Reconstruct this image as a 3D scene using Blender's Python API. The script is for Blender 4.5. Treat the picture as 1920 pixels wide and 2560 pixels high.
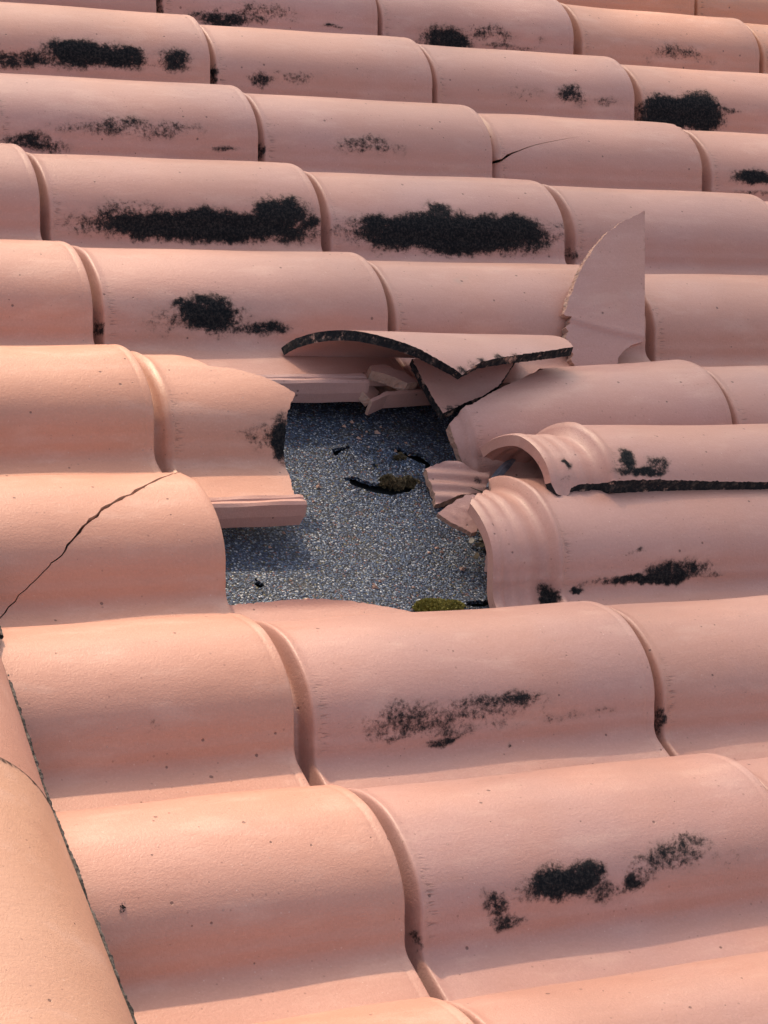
import bpy, math, random
import numpy as np
from mathutils import Vector, Matrix
from mathutils.geometry import delaunay_2d_cdt

random.seed(7)
RNG = np.random.default_rng(11)
scene = bpy.context.scene
for o in list(bpy.data.objects):
    bpy.data.objects.remove(o)
COL = scene.collection
R = math.radians

# ------------------------------------------------------------------ camera, light, exposure
# The roof plane is x = down the slope, y = across the rows, z = out of the plane;
# it is pitched about y so that the water runs off towards +x.
PITCH = R(17.0)
ROOF = Matrix.Rotation(PITCH, 4, 'Y')


def cam_matrix():
    pos = Vector((-0.85851, -2.97574, 1.09779))
    right = Vector((0.87703, -0.39872, 0.26803))
    down = Vector((-0.01285, -0.57716, -0.81653))
    fwd = Vector((0.48026, 0.71268, -0.51131))
    m = Matrix((right, -down, -fwd)).transposed().to_4x4()
    m.translation = pos
    return ROOF @ m


cam_d = bpy.data.cameras.new('camera')
cam = bpy.data.objects.new('camera', cam_d)
COL.objects.link(cam)
cam.matrix_world = cam_matrix()
cam_d.lens = 80.07
cam_d.sensor_width = 36
cam_d.clip_end = 500
cam_d.clip_start = 0.05
scene.camera = cam

SUN_TRAVEL = (ROOF.to_3x3() @ Vector((0.12, -1.0, -0.84))).normalized()
to_sun = -SUN_TRAVEL
sun_el = math.asin(to_sun.z)
sun_az = math.atan2(to_sun.x, to_sun.y)
world = bpy.data.worlds.new('World')
scene.world = world
world.use_nodes = True
wn = world.node_tree.nodes
wl = world.node_tree.links
sky = wn.new('ShaderNodeTexSky')
sky.sky_type = 'NISHITA'
sky.sun_disc = False
sky.sun_elevation = sun_el
sky.sun_rotation = sun_az
sky.air_density = 1.0
sky.dust_density = 6.0
sky.ozone_density = 0.6
veil = wn.new('ShaderNodeMix')              # thin bright cloud over the whole sky
veil.data_type = 'RGBA'
veil.inputs[0].default_value = 0.30
wl.new(sky.outputs[0], veil.inputs[6])
veil.inputs[7].default_value = (6.0, 5.9, 6.1, 1.0)
wl.new(veil.outputs[2], wn['Background'].inputs[0])
wn['Background'].inputs[1].default_value = 0.15
sun_d = bpy.data.lights.new('sun', 'SUN')
sun_d.energy = 3.3
sun_d.angle = R(1.2)
sun_d.color = (1.0, 0.77, 0.52)
sun = bpy.data.objects.new('sun', sun_d)
COL.objects.link(sun)
sun.rotation_euler = SUN_TRAVEL.to_track_quat('-Z', 'Y').to_euler()
sun.location = to_sun * 10
scene.view_settings.view_transform = 'Standard'
scene.view_settings.look = 'None'
scene.view_settings.gamma = 1
scene.view_settings.use_curve_mapping = False
scene.view_settings.exposure = 0.30


# ------------------------------------------------------------------ materials
class NT:
    def __init__(self, name):
        self.m = bpy.data.materials.new(name)
        self.m.use_nodes = True
        self.t = self.m.node_tree
        self.b = self.t.nodes['Principled BSDF']

    def n(self, kind, **kw):
        nd = self.t.nodes.new('ShaderNode' + kind)
        for k, v in kw.items():
            setattr(nd, k, v)
        return nd

    def set(self, sock, v):
        if hasattr(v, 'is_output'):
            self.t.links.new(v, sock)
        else:
            sock.default_value = v

    def math(self, op, a, b=0.0, c=0.0, clamp=False):
        nd = self.n('Math', operation=op, use_clamp=clamp)
        self.set(nd.inputs[0], a)
        self.set(nd.inputs[1], b)
        self.set(nd.inputs[2], c)
        return nd.outputs[0]

    def step(self, v, lo, hi):
        nd = self.n('MapRange', interpolation_type='SMOOTHSTEP')
        self.set(nd.inputs[0], v)
        self.set(nd.inputs[1], lo)
        self.set(nd.inputs[2], hi)
        return nd.outputs[0]

    def mix(self, f, a, b, mode='MIX'):
        nd = self.n('Mix', data_type='RGBA', blend_type=mode)
        self.set(nd.inputs[0], f)
        self.set(nd.inputs[6], a)
        self.set(nd.inputs[7], b)
        return nd.outputs[2]

    def noise(self, vec, scale, detail=3.0, rough=0.55, dist=0.0):
        nd = self.n('TexNoise')
        self.set(nd.inputs['Vector'], vec)
        nd.inputs['Scale'].default_value = scale
        nd.inputs['Detail'].default_value = detail
        nd.inputs['Roughness'].default_value = rough
        nd.inputs['Distortion'].default_value = dist
        return nd.outputs[0]

    def voronoi(self, vec, scale, rnd=1.0):
        nd = self.n('TexVoronoi')
        self.set(nd.inputs['Vector'], vec)
        nd.inputs['Scale'].default_value = scale
        nd.inputs['Randomness'].default_value = rnd
        return nd.outputs['Distance'], nd.outputs['Color']

    def coords(self, stretch=(1, 1, 1)):
        tc = self.n('TexCoord')
        oi = self.n('ObjectInfo')
        sc = self.n('VectorMath', operation='MULTIPLY')
        self.t.links.new(tc.outputs['Object'], sc.inputs[0])
        sc.inputs[1].default_value = stretch
        ad = self.n('VectorMath', operation='ADD')
        self.t.links.new(sc.outputs[0], ad.inputs[0])
        r = self.math('MULTIPLY', oi.outputs['Random'], 61.7)
        self.t.links.new(r, ad.inputs[1])
        return ad.outputs[0], oi.outputs['Random']

    def attr(self, name):
        return self.n('Attribute', attribute_name=name).outputs['Fac']

    def bump(self, h, strength, dist, normal=None):
        nd = self.n('Bump')
        nd.inputs['Strength'].default_value = strength
        nd.inputs['Distance'].default_value = dist
        self.set(nd.inputs['Height'], h)
        if normal is not None:
            self.t.links.new(normal, nd.inputs['Normal'])
        return nd.outputs[0]


def rgb(r, g, b):
    return (r, g, b, 1.0)


def terracotta(name, pink=(0.490, 0.284, 0.256), orange=(0.515, 0.265, 0.212)):
    k = NT(name)
    P, rnd = k.coords()
    PS, _ = k.coords((0.35, 1.0, 1.0))
    big = k.noise(P, 7.0, 3.0, 0.5)
    mid = k.noise(PS, 38.0, 4.0, 0.6)
    fine = k.noise(P, 420.0, 3.0, 0.6)
    base = k.mix(k.step(big, 0.35, 0.68), rgb(*pink), rgb(*orange))
    oc = k.n('SeparateColor')                      # object colour: orange tint, with sunlit warmth put into the clay
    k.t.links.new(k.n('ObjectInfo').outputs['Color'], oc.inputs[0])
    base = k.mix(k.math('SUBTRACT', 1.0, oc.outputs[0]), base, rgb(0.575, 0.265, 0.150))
    base = k.mix(k.math('MULTIPLY', rnd, 0.45), base, rgb(0.47, 0.245, 0.20))
    base = k.mix(k.math('MULTIPLY', k.step(mid, 0.50, 0.72), 0.30), base, rgb(0.66, 0.43, 0.36))   # chalky bloom
    base = k.mix(k.math('MULTIPLY', k.step(mid, 0.46, 0.28), 0.25), base, rgb(0.42, 0.20, 0.145))
    base = k.mix(k.math('MULTIPLY', k.step(fine, 0.50, 0.70), 0.14), base, rgb(0.34, 0.17, 0.13))
    base = k.mix(k.math('MULTIPLY', k.step(fine, 0.48, 0.30), 0.12), base, rgb(0.72, 0.47, 0.39))
    tone = k.noise(P, 3.5, 4.0, 0.6)
    base = k.mix(k.math('MULTIPLY', k.step(tone, 0.40, 0.66), 0.30), base, rgb(0.40, 0.235, 0.205))
    # grey-green lichen bloom in a few places
    gr = k.noise(P, 11.0, 5.0, 0.65)
    base = k.mix(k.math('MULTIPLY', k.step(gr, 0.66, 0.78), 0.30), base, rgb(0.30, 0.27, 0.23))
    # firing pits
    vd, vc = k.voronoi(P, 64.0)
    sep = k.n('SeparateColor')
    k.t.links.new(vc, sep.inputs[0])
    size = k.math('MULTIPLY_ADD', sep.outputs[0], 0.17, -0.060)
    pit = k.step(k.math('SUBTRACT', size, vd), -0.015, 0.015)
    base = k.mix(k.math('MULTIPLY', pit, 0.75), base, rgb(0.12, 0.055, 0.045))
    vd2, vc2 = k.voronoi(P, 150.0)
    sep2 = k.n('SeparateColor')
    k.t.links.new(vc2, sep2.inputs[0])
    pore = k.step(k.math('SUBTRACT', k.math('MULTIPLY_ADD', sep2.outputs[1], 0.36, -0.19), vd2), -0.02, 0.03)
    base = k.mix(k.math('MULTIPLY', pore, 0.50), base, rgb(0.22, 0.105, 0.085))
    light = k.step(k.math('SUBTRACT', k.math('MULTIPLY_ADD', sep2.outputs[2], 0.24, -0.13), vd2), -0.02, 0.03)
    base = k.mix(k.math('MULTIPLY', light, 0.40), base, rgb(0.72, 0.55, 0.48))
    # drag marks on the shoulder
    PT, _ = k.coords((60.0, 620.0, 620.0))
    tn = k.noise(PT, 1.0, 2.0, 0.6)
    tick = k.math('MULTIPLY', k.attr('tick'), k.step(tn, 0.52, 0.66))
    base = k.mix(k.math('MULTIPLY', tick, 0.50), base, rgb(0.10, 0.05, 0.045))
    # black algae
    I = k.attr('stain')
    PA, _ = k.coords((0.7, 1.0, 1.0))
    a = k.noise(PA, 42.0, 8.0, 0.72, 0.3)
    b = k.noise(P, 330.0, 5.0, 0.75)
    sd, sc_ = k.voronoi(P, 150.0)
    PV, _ = k.coords((1.2, 0.7, 0.7))
    v = k.noise(PV, 150.0, 4.0, 0.7)                # short runs down the flank
    N = k.math('ADD', k.math('MULTIPLY', a, 0.46), k.math('MULTIPLY', b, 0.36))
    N = k.math('MULTIPLY_ADD', v, 0.20, N)
    N = k.math('MULTIPLY_ADD', k.math('SUBTRACT', 0.42, sd), 0.06, N)
    thr = k.math('MULTIPLY_ADD', I, -0.40, 0.745)
    stain = k.step(k.math('SUBTRACT', N, thr), -0.065, 0.105)
    stain = k.math('MULTIPLY', stain, k.step(I, 0.02, 0.15))
    dark = k.mix(k.step(b, 0.42, 0.72), rgb(0.006, 0.008, 0.011), rgb(0.045, 0.041, 0.040))
    halo = k.math('MULTIPLY', k.step(I, 0.10, 0.8), k.step(a, 0.38, 0.66))
    base = k.mix(k.math('MULTIPLY', halo, 0.62), base, rgb(0.24, 0.15, 0.125))
    col = k.mix(stain, base, dark)
    k.set(k.b.inputs['Base Color'], col)
    rough = k.math('MULTIPLY_ADD', mid, 0.16, 0.34)
    k.set(k.b.inputs['Roughness'], k.math('MULTIPLY_ADD', stain, 0.45, rough, True))
    k.set(k.b.inputs['Specular IOR Level'], k.math('MULTIPLY_ADD', stain, -0.45, 0.55))
    grit = k.noise(P, 820.0, 2.0, 0.6)
    h = k.math('MULTIPLY_ADD', fine, 0.45, k.math('MULTIPLY', k.noise(PS, 120.0, 4.0, 0.6), 0.40))
    h = k.math('MULTIPLY_ADD', grit, 0.35, h)
    h = k.math('SUBTRACT', h, k.math('MULTIPLY', pit, 1.0))
    h = k.math('SUBTRACT', h, k.math('MULTIPLY', tick, 0.8))
    h = k.math('MULTIPLY_ADD', k.math('MULTIPLY', stain, b), 0.9, h)
    k.set(k.b.inputs['Normal'], k.bump(h, 0.50, 0.0014))
    return k.m


def fracture(name, black):
    """rough broken clay; black says how far algae has covered the old break"""
    k = NT(name)
    P, rnd = k.coords()
    a = k.noise(P, 70.0, 6.0, 0.7)
    b = k.noise(P, 190.0, 4.0, 0.65)
    base = k.mix(b, rgb(0.40, 0.21, 0.15), rgb(0.62, 0.42, 0.34))
    base = k.mix(k.step(a, 0.5, 0.75), base, rgb(0.40, 0.33, 0.28))
    m = k.step(a, 0.74 - 0.5 * black, 0.88 - 0.5 * black)
    dark = k.mix(k.step(b, 0.45, 0.80), rgb(0.011, 0.012, 0.015), rgb(0.090, 0.070, 0.060))
    k.set(k.b.inputs['Base Color'], k.mix(m, base, dark))
    k.b.inputs['Roughness'].default_value = 0.85
    k.b.inputs['Specular IOR Level'].default_value = 0.25
    k.set(k.b.inputs['Normal'], k.bump(k.math('MULTIPLY_ADD', b, 0.5, a), 0.9, 0.003))
    return k.m


def granule_felt():
    k = NT('mineral_felt')
    P, rnd = k.coords()
    d, c = k.voronoi(P, 500.0)
    d2, c2 = k.voronoi(P, 950.0)
    sep = k.n('SeparateColor')
    k.t.links.new(c, sep.inputs[0])
    ramp = k.n('ValToRGB')
    ramp.color_ramp.interpolation = 'CONSTANT'
    el = ramp.color_ramp.elements
    stops = [(0.0, (0.018, 0.026, 0.046)), (0.20, (0.055, 0.090, 0.160)), (0.40, (0.100, 0.150, 0.245)),
             (0.60, (0.036, 0.056, 0.125)), (0.70, (0.185, 0.235, 0.315)), (0.81, (0.36, 0.40, 0.46)),
             (0.88, (0.20, 0.085, 0.070)), (0.92, (0.17, 0.155, 0.085)), (0.96, (0.54, 0.56, 0.60))]
    while len(el) < len(stops):
        el.new(0.5)
    for e, (p, cc) in zip(el, stops):
        e.position = p
        e.color = rgb(*cc)
    k.t.links.new(sep.outputs[0], ramp.inputs[0])
    crev = k.step(d, 0.40, 0.74)
    col = k.mix(crev, ramp.outputs[0], rgb(0.022, 0.027, 0.038))
    big = k.noise(P, 16.0, 4.0, 0.6)
    col = k.mix(k.math('MULTIPLY', k.step(big, 0.55, 0.75), 0.35), col, rgb(0.13, 0.115, 0.075))
    k.set(k.b.inputs['Base Color'], col)
    k.b.inputs['Roughness'].default_value = 0.55
    h = k.math('SUBTRACT', 1.0, d)
    k.set(k.b.inputs['Normal'], k.bump(h, 1.0, 0.0022))
    return k.m


def plain(name, c, rough=0.8, c2=None, scale=80.0, bump=0.002):
    k = NT(name)
    P, rnd = k.coords()
    a = k.noise(P, scale, 6.0, 0.7)
    k.set(k.b.inputs['Base Color'], k.mix(k.step(a, 0.35, 0.68), rgb(*c), rgb(*(c2 or c))))
    k.b.inputs['Roughness'].default_value = rough
    k.b.inputs['Specular IOR Level'].default_value = 0.3
    k.set(k.b.inputs['Normal'], k.bump(a, 0.8, bump))
    return k.m


M_TILE = terracotta('terracotta')
M_RIDGE = terracotta('terracotta_ochre', (0.600, 0.345, 0.235), (0.590, 0.315, 0.190))
M_BREAK = fracture('broken_clay', 0.25)
M_BREAK_BLACK = fracture('broken_clay_blackened', 0.87)
M_FELT = granule_felt()
M_MEMBRANE = plain('bitumen_membrane', (0.022, 0.026, 0.030), 0.5, (0.045, 0.052, 0.056), 30.0)
M_MORTAR = plain('weathered_mortar', (0.020, 0.019, 0.020), 0.9, (0.17, 0.15, 0.14), 120.0, 0.003)
M_MOSS = plain('yellow_green_moss', (0.20, 0.185, 0.035), 0.95, (0.46, 0.41, 0.12), 300.0, 0.004)
M_MOSS_BROWN = plain('brown_moss', (0.075, 0.058, 0.032), 0.95, (0.30, 0.23, 0.13), 260.0, 0.004)
M_MOSS_BLACK = plain('black_moss', (0.010, 0.011, 0.012), 0.95, (0.05, 0.05, 0.048), 260.0, 0.004)
M_STRAW = plain('dry_straw', (0.16, 0.14, 0.12), 0.8, (0.34, 0.31, 0.27), 60.0)
M_LEAF = plain('dead_leaf', (0.045, 0.036, 0.026), 0.8, (0.14, 0.11, 0.075), 60.0)
M_FEATHER = plain('grey_feather', (0.10, 0.11, 0.14), 0.6, (0.25, 0.27, 0.32), 60.0)
M_GROUND = plain('dry_ground', (0.16, 0.14, 0.10), 0.9, (0.24, 0.21, 0.15), 0.8)


# ------------------------------------------------------------------ measurements (metres, roof plane)
STAINS = {
    (3, 3): [(0, 0.1, 0.0060, 0.0140, 0.74), (0.105, 0.04, 0.0360, 0.0092, 0.29)],
    (5, 2): [(0.19, 0.072, 0.0360, 0.0069, 0.55)],
    (7, 0): [(0.2, 0.08, 0.0144, 0.0138, 0.36), (0.21, 0.125, 0.0360, 0.0092, 0.31)],
    (8, 0): [(0.22, -0.01, 0.0480, 0.0138, 0.26)],
    (0, 2): [(0, 0.09, 0.0060, 0.0200, 0.74), (0.091, 0.104, 0.0599, 0.0163, 0.89), (0.156, 0.09, 0.0742, 0.0222, 0.67), (0.268, 0.104, 0.0251, 0.0040, 0.79), (0.062, 0.1, 0.0262, 0.0085, 0.75)],
    (0, 3): [(0.111, 0.101, 0.0530, 0.0247, 1.03), (0.187, 0.083, 0.0488, 0.0163, 0.75), (0.221, 0.104, 0.0688, 0.0091, 0.61), (0.275, 0.091, 0.0149, 0.0102, 0.51)],
    (0, 4): [(0.184, 0.082, 0.0644, 0.0196, 0.61), (0.222, 0.093, 0.0764, 0.0126, 0.47), (0.122, 0.099, 0.0168, 0.0126, 0.45)],
    (1, 1): [(0.08, 0.092, 0.0514, 0.0179, 0.85), (0.173, 0.08, 0.0648, 0.0232, 1.09), (0.227, 0.083, 0.0464, 0.0199, 1.03), (0.299, 0.082, 0.0301, 0.0208, 0.89), (0.123, 0.092, 0.0446, 0.0181, 0.75)],
    (1, 2): [(0, 0.085, 0.0060, 0.0220, 0.74), (0.064, 0.091, 0.0196, 0.0182, 0.79), (0.119, 0.084, 0.0584, 0.0144, 0.51), (0.226, 0.066, 0.0350, 0.0123, 0.36)],
    (1, 3): [(0.147, 0.079, 0.0751, 0.0155, 0.44), (0.226, 0.079, 0.0336, 0.0197, 0.77), (0.274, 0.084, 0.0485, 0.0107, 0.51)],
    (1, 4): [(0.049, 0.088, 0.0599, 0.0336, 1.22), (0.108, 0.084, 0.0458, 0.0390, 1.22), (0.16, 0.078, 0.0365, 0.0064, 0.61)],
    (2, 1): [(0.046, 0.101, 0.0521, 0.0151, 0.85), (0.093, 0.078, 0.0355, 0.0097, 0.55), (0.177, 0.075, 0.1097, 0.0182, 0.65), (0.296, 0.096, 0.0307, 0.0053, 0.75)],
    (2, 2): [(0, 0.088, 0.0050, 0.0160, 0.74), (0.151, 0.077, 0.0652, 0.0169, 0.63), (0.11, 0.079, 0.0320, 0.0138, 0.45)],
    (2, 4): [(0.074, 0.079, 0.0443, 0.0137, 0.99), (0.079, 0.102, 0.0386, 0.0071, 0.75)],
    (3, 1): [(0.197, 0.093, 0.1754, 0.0232, 1.22), (0.285, 0.076, 0.0473, 0.0286, 1.03), (0.093, 0.088, 0.0572, 0.0285, 0.67), (0.328, 0.084, 0.0221, 0.0113, 0.89), (0.127, 0.074, 0.0412, 0.0156, 0.55), (0.105, 0.067, 0.0068, 0.0091, 0.58)],
    (3, 2): [(0.176, 0.085, 0.1576, 0.0290, 1.32), (0.156, 0.058, 0.0223, 0.0217, 0.89), (0.089, 0.076, 0.0691, 0.0172, 0.99), (0.253, 0.079, 0.0689, 0.0253, 0.99), (0.061, 0.115, 0.0107, 0.0036, 0.75), (0.109, 0.091, 0.0613, 0.0204, 0.65)],
    (4, 1): [(0, 0.098, 0.0050, 0.0160, 0.74), (0.124, 0.081, 0.0468, 0.0255, 1.03), (0.183, 0.096, 0.0432, 0.0116, 0.85), (0.069, 0.088, 0.0317, 0.0227, 0.53), (0.088, 0.067, 0.0115, 0.0084, 0.94), (0.112, 0.065, 0.0118, 0.0085, 0.94)],
    (5, 1): [(0.107, 0.091, 0.0276, 0.0225, 0.67), (0.125, 0.096, 0.0136, 0.0298, 1.09), (0.094, 0.084, 0.0242, 0.0078, 0.47), (0.058, 0.099, 0.0420, 0.0361, 0.26)],
    (6, 2): [(0.109, 0.106, 0.0812, 0.0068, 0.99), (0.149, 0.097, 0.0542, 0.0152, 0.85), (0.091, 0.077, 0.0187, 0.0047, 0.65), (0.024, 0.113, 0.0130, 0.0043, 0.94), (0.183, 0.106, 0.0314, 0.0060, 0.61), (-0.007, 0.118, 0.0115, 0.0126, 0.85)],
    (7, 1): [(0.098, 0.085, 0.0704, 0.0215, 0.70), (0.153, 0.08, 0.0720, 0.0177, 0.67), (0.063, 0.089, 0.0319, 0.0193, 0.65), (0.204, 0.074, 0.0396, 0.0101, 0.73), (0.258, 0.094, 0.0643, 0.0064, 0.47), (0.126, 0.107, 0.0221, 0.0051, 0.89), (0.08, 0.102, 0.0136, 0.0044, 0.75), (0.198, 0.114, 0.0056, 0.0030, 0.87), (0.163, 0.097, 0.0662, 0.0106, 0.55)],
    (7, 2): [(0, 0.1, 0.0050, 0.0180, 0.74), (0.077, 0.074, 0.0379, 0.0122, 0.31), (-0.002, 0.106, 0.0052, 0.0055, 0.70)],
    (8, 1): [(0.002, 0.104, 0.0040, 0.0120, 0.74), (0.072, 0.083, 0.0151, 0.0126, 0.85), (0.077, 0.097, 0.0221, 0.0105, 0.77), (0.127, 0.075, 0.0386, 0.0176, 1.03), (0.145, 0.072, 0.0310, 0.0146, 0.99), (0.172, 0.069, 0.0060, 0.0057, 0.92), (0.166, 0.083, 0.0372, 0.0130, 0.65), (0.231, 0.065, 0.0484, 0.0194, 0.65), (0.256, 0.055, 0.0270, 0.0133, 0.65), (0.29, 0.07, 0.0278, 0.0129, 0.51), (0.195, 0.078, 0.0118, 0.0106, 0.94)],
}
STAINS_LIFTED = [(0.027, 0.064, 0.0110, 0.0167, 0.99), (0.045, 0.078, 0.0420, 0.0059, 0.99), (0.066, 0.068, 0.0211, 0.0126, 0.79), (-0.041, 0.061, 0.0050, 0.0130, 0.77), (-0.042, 0.079, 0.0134, 0.0066, 0.55)]
NOSE = {(1, 1): 0.3929, (2, 1): 0.3773, (3, 1): 0.3759, (3, 0): 0.0244, (1, 2): 0.7336, (2, 2): 0.7198, (1, 3): 1.0742, (2, 3): 1.0636, (3, 2): 0.72, (4, 0): 0.0147, (5, 0): 0.0059, (4, 1): 0.3639, (6, 0): -0.0037, (7, 0): -0.0246, (8, 0): -0.0245, (7, 1): 0.3382, (9, 0): -0.0393, (8, 1): 0.3455, (0, 4): 1.4474, (0, 3): 1.0886}
ROW_V = [-0.1021, -0.3235, -0.5409, -0.7524, -0.9754, -1.1943, -1.4175, -1.6341, -1.8575, -2.0865]
PROFILE_A1, PROFILE_N1, PROFILE_A2, PROFILE_N2, PROFILE_H = 0.08833, 1.56345, 0.08085, 2.35946, 0.05818


# ------------------------------------------------------------------ tile surface
def half_curve(a, n, h):
    t = np.linspace(0, 1, 60) ** 0.7 * np.pi / 2
    return a * np.sin(t) ** (2 / n), h * np.cos(t) ** (2 / n) - h


def make_profile():
    """cross-section of a tile: far foot, barrel crest (0, 0), near flank, flat pan"""
    q, w = half_curve(PROFILE_A2, PROFILE_N2, PROFILE_H)
    rf = 0.018
    m = (w + PROFILE_H) > rf * 0.9
    q, w = q[m], w[m]
    t = np.linspace(0, np.pi / 2, 14)
    q2 = q[-1] + 0.004 + rf * 0.8 * (1 - np.cos(t))
    w2 = -PROFILE_H + rf * 0.9 * (1 - np.sin(t))
    fq, fw = half_curve(PROFILE_A1, PROFILE_N1, PROFILE_H)
    Q = np.r_[-fq[::-1], q[1:], q2, q2[-1] + 0.06]
    W = np.r_[fw[::-1], w[1:], w2, -PROFILE_H]
    L = np.r_[0, np.cumsum(np.hypot(np.diff(Q), np.diff(W)))]
    t0 = L[len(fq) - 1]
    tt = np.linspace(0, L[-1], 700)
    Q, W = np.interp(tt, L, Q), np.interp(tt, L, W)
    k = np.exp(-np.linspace(-2, 2, 57) ** 2)
    k /= k.sum()
    pad = lambda a: np.r_[2 * a[0] - a[28:0:-1], a, 2 * a[-1] - a[-2:-30:-1]]
    Q, W = np.convolve(pad(Q), k, 'valid'), np.convolve(pad(W), k, 'valid')
    dq, dw = np.gradient(Q), np.gradient(W)
    l = np.hypot(dq, dw)
    return tt - t0, Q, W, -dw / l, dq / l


PT, PQ, PW, NQ, NW = make_profile()
T_FAR, T_PAN = -0.106, 0.178      # far foot of the barrel, near edge of the pan
TILE_RISE = 0.010                 # the nose rides this much higher than the head
THICK = 0.011


def collar(s, depth=0.0085):
    g = lambda c, w, h: h * np.exp(-((s - c) / w) ** 2)
    f = np.clip((s + 0.0035) / 0.007, 0, 1)
    d = -depth * (1 - f * f * (3 - 2 * f))
    d = d + g(0.0045, 0.0046, 0.0034 if depth < 0.012 else 0.0018) - g(-0.0105, 0.0050, 0.0016)
    d = d + g(-0.0595, 0.0045, 0.0032) + g(-0.043, 0.0085, 0.0017) - g(-0.051, 0.003, 0.0012)
    d = d + g(-0.026, 0.006, 0.0022) - g(-0.0345, 0.003, 0.0012)
    return d


class TileMap:
    """(s along the slope from the shoulder, t along the cross-section) to local xyz"""
    flip = True

    def __init__(self, length, nose=True, seed=0, head=True, depth=0.0110):
        self.length, self.nose, self.head, self.depth = length, nose, head, depth
        r = np.random.default_rng(seed)
        self.ph = r.uniform(0, 6.28, 6)
        self.am = r.uniform(0.4, 1.0, 3) * 0.0007

    def __call__(self, st, off):
        s, t = st[:, 0], st[:, 1]
        q, w = np.interp(t, PT, PQ), np.interp(t, PT, PW)
        nq, nw = np.interp(t, PT, NQ), np.interp(t, PT, NW)
        d = collar(s, self.depth) if self.head else 0 * s
        d = d + self.am[0] * np.sin(s * 14 + self.ph[0]) * np.cos(t * 21 + self.ph[1]) \
              + self.am[1] * np.sin(s * 31 + t * 17 + self.ph[2]) + self.am[2] * 0.5 * np.sin(t * 60 + self.ph[3])
        if self.nose and off == 0:
            r = 0.0022
            x = np.clip(s - (self.length - r), 0, r)
            d = d - (r - np.sqrt(np.maximum(r * r - x * x, 0)))
            d = d - 0.0006 * np.exp(-((s - (self.length - 0.009)) / 0.0015) ** 2)
        d = d - off
        return np.stack([s, -(q + nq * d), w + nw * d], 1)


class PlaneMap:
    flip = False

    def __init__(self, bend=None):
        self.bend = bend

    def __call__(self, st, off):
        a, b = st[:, 0], st[:, 1]
        h = self.bend(a, b) if self.bend else 0 * a
        return np.stack([a, b, h - off], 1)


class BarrelMap:
    """ridge tile: s runs along the ridge (y), t is the arc length from the top"""
    flip = True

    def __init__(self, r0, r1, length):
        self.r0, self.r1, self.length = r0, r1, length

    def __call__(self, st, off):
        s, t = st[:, 0], st[:, 1]
        r = self.r0 + (self.r1 - self.r0) * s / self.length - off
        a = t / self.r0
        return np.stack([r * np.sin(a), s, r * np.cos(a)], 1)


def in_poly(p, poly):
    x, y = p[:, 0], p[:, 1]
    inside = np.zeros(len(p), bool)
    n = len(poly)
    for i in range(n):
        x0, y0 = poly[i]
        x1, y1 = poly[(i + 1) % n]
        c = (y0 > y) != (y1 > y)
        if y1 != y0:
            inside ^= c & (x < (x1 - x0) * (y - y0) / (y1 - y0) + x0)
    return inside


def signed_area(p):
    x, y = p[:, 0], p[:, 1]
    return 0.5 * np.sum(x * np.roll(y, -1) - np.roll(x, -1) * y)


def roughen(poly, clean=(), step=0.003, amp=0.0004, seed=0):
    """subdivide an outline; broken edges get a ragged line, edges listed in clean stay straight"""
    r = np.random.default_rng(seed)
    out, flag = [], []
    n = len(poly)
    for i in range(n):
        a, b = np.array(poly[i]), np.array(poly[(i + 1) % n])
        l = np.hypot(*(b - a))
        k = max(1, int(math.ceil(l / step)))
        nrm = np.array([-(b - a)[1], (b - a)[0]]) / max(l, 1e-9)
        for j in range(k):
            p = a + (b - a) * j / k
            if i not in clean and 0 < j:
                p = p + nrm * r.normal(0, amp)
            out.append(p)
            flag.append(i not in clean)
    return np.array(out), np.array(flag)


def triangulate(loops, gs, gt):
    """loops[0] outer, others holes; returns vertices, triangles, index loops"""
    pts, edges, idx = [], [], []
    for lp in loops:
        b = len(pts)
        pts += [Vector((float(p[0]), float(p[1]))) for p in lp]
        idx.append(list(range(b, b + len(lp))))
        edges += [(b + i, b + (i + 1) % len(lp)) for i in range(len(lp))]
    o = loops[0]
    lo, hi = o.min(0), o.max(0)
    X, Y = np.meshgrid(np.arange(lo[0] + gs / 2, hi[0], gs), np.arange(lo[1] + gt / 2, hi[1], gt))
    G = np.stack([X.ravel(), Y.ravel()], 1)
    m = in_poly(G, o)
    for h in loops[1:]:
        m &= ~in_poly(G, h)
    G = G[m]
    B = np.concatenate(loops)
    keep = np.ones(len(G), bool)
    for i in range(0, len(G), 2000):
        d = ((G[i:i + 2000, None, :] - B[None]) ** 2).sum(2).min(1)
        keep[i:i + 2000] = d > (0.45 * min(gs, gt)) ** 2
    pts += [Vector((float(p[0]), float(p[1]))) for p in G[keep]]
    v, e, f, ov, oe, of = delaunay_2d_cdt(pts, edges, [], 0, 1e-7)
    V = np.array([(p.x, p.y) for p in v])
    remap = {}
    for i, src in enumerate(ov):
        for s_ in src:
            remap[s_] = i
    F = np.array([t for t in f])
    c = V[F].mean(1)
    m = in_poly(c, o)
    for h in loops[1:]:
        m &= ~in_poly(c, h)
    F = F[m]
    a = V[F]
    ar = (a[:, 1, 0] - a[:, 0, 0]) * (a[:, 2, 1] - a[:, 0, 1]) - (a[:, 1, 1] - a[:, 0, 1]) * (a[:, 2, 0] - a[:, 0, 0])
    F[ar < 0] = F[ar < 0][:, ::-1]
    return V, F, [[remap[i] for i in l] for l in idx]


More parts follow.
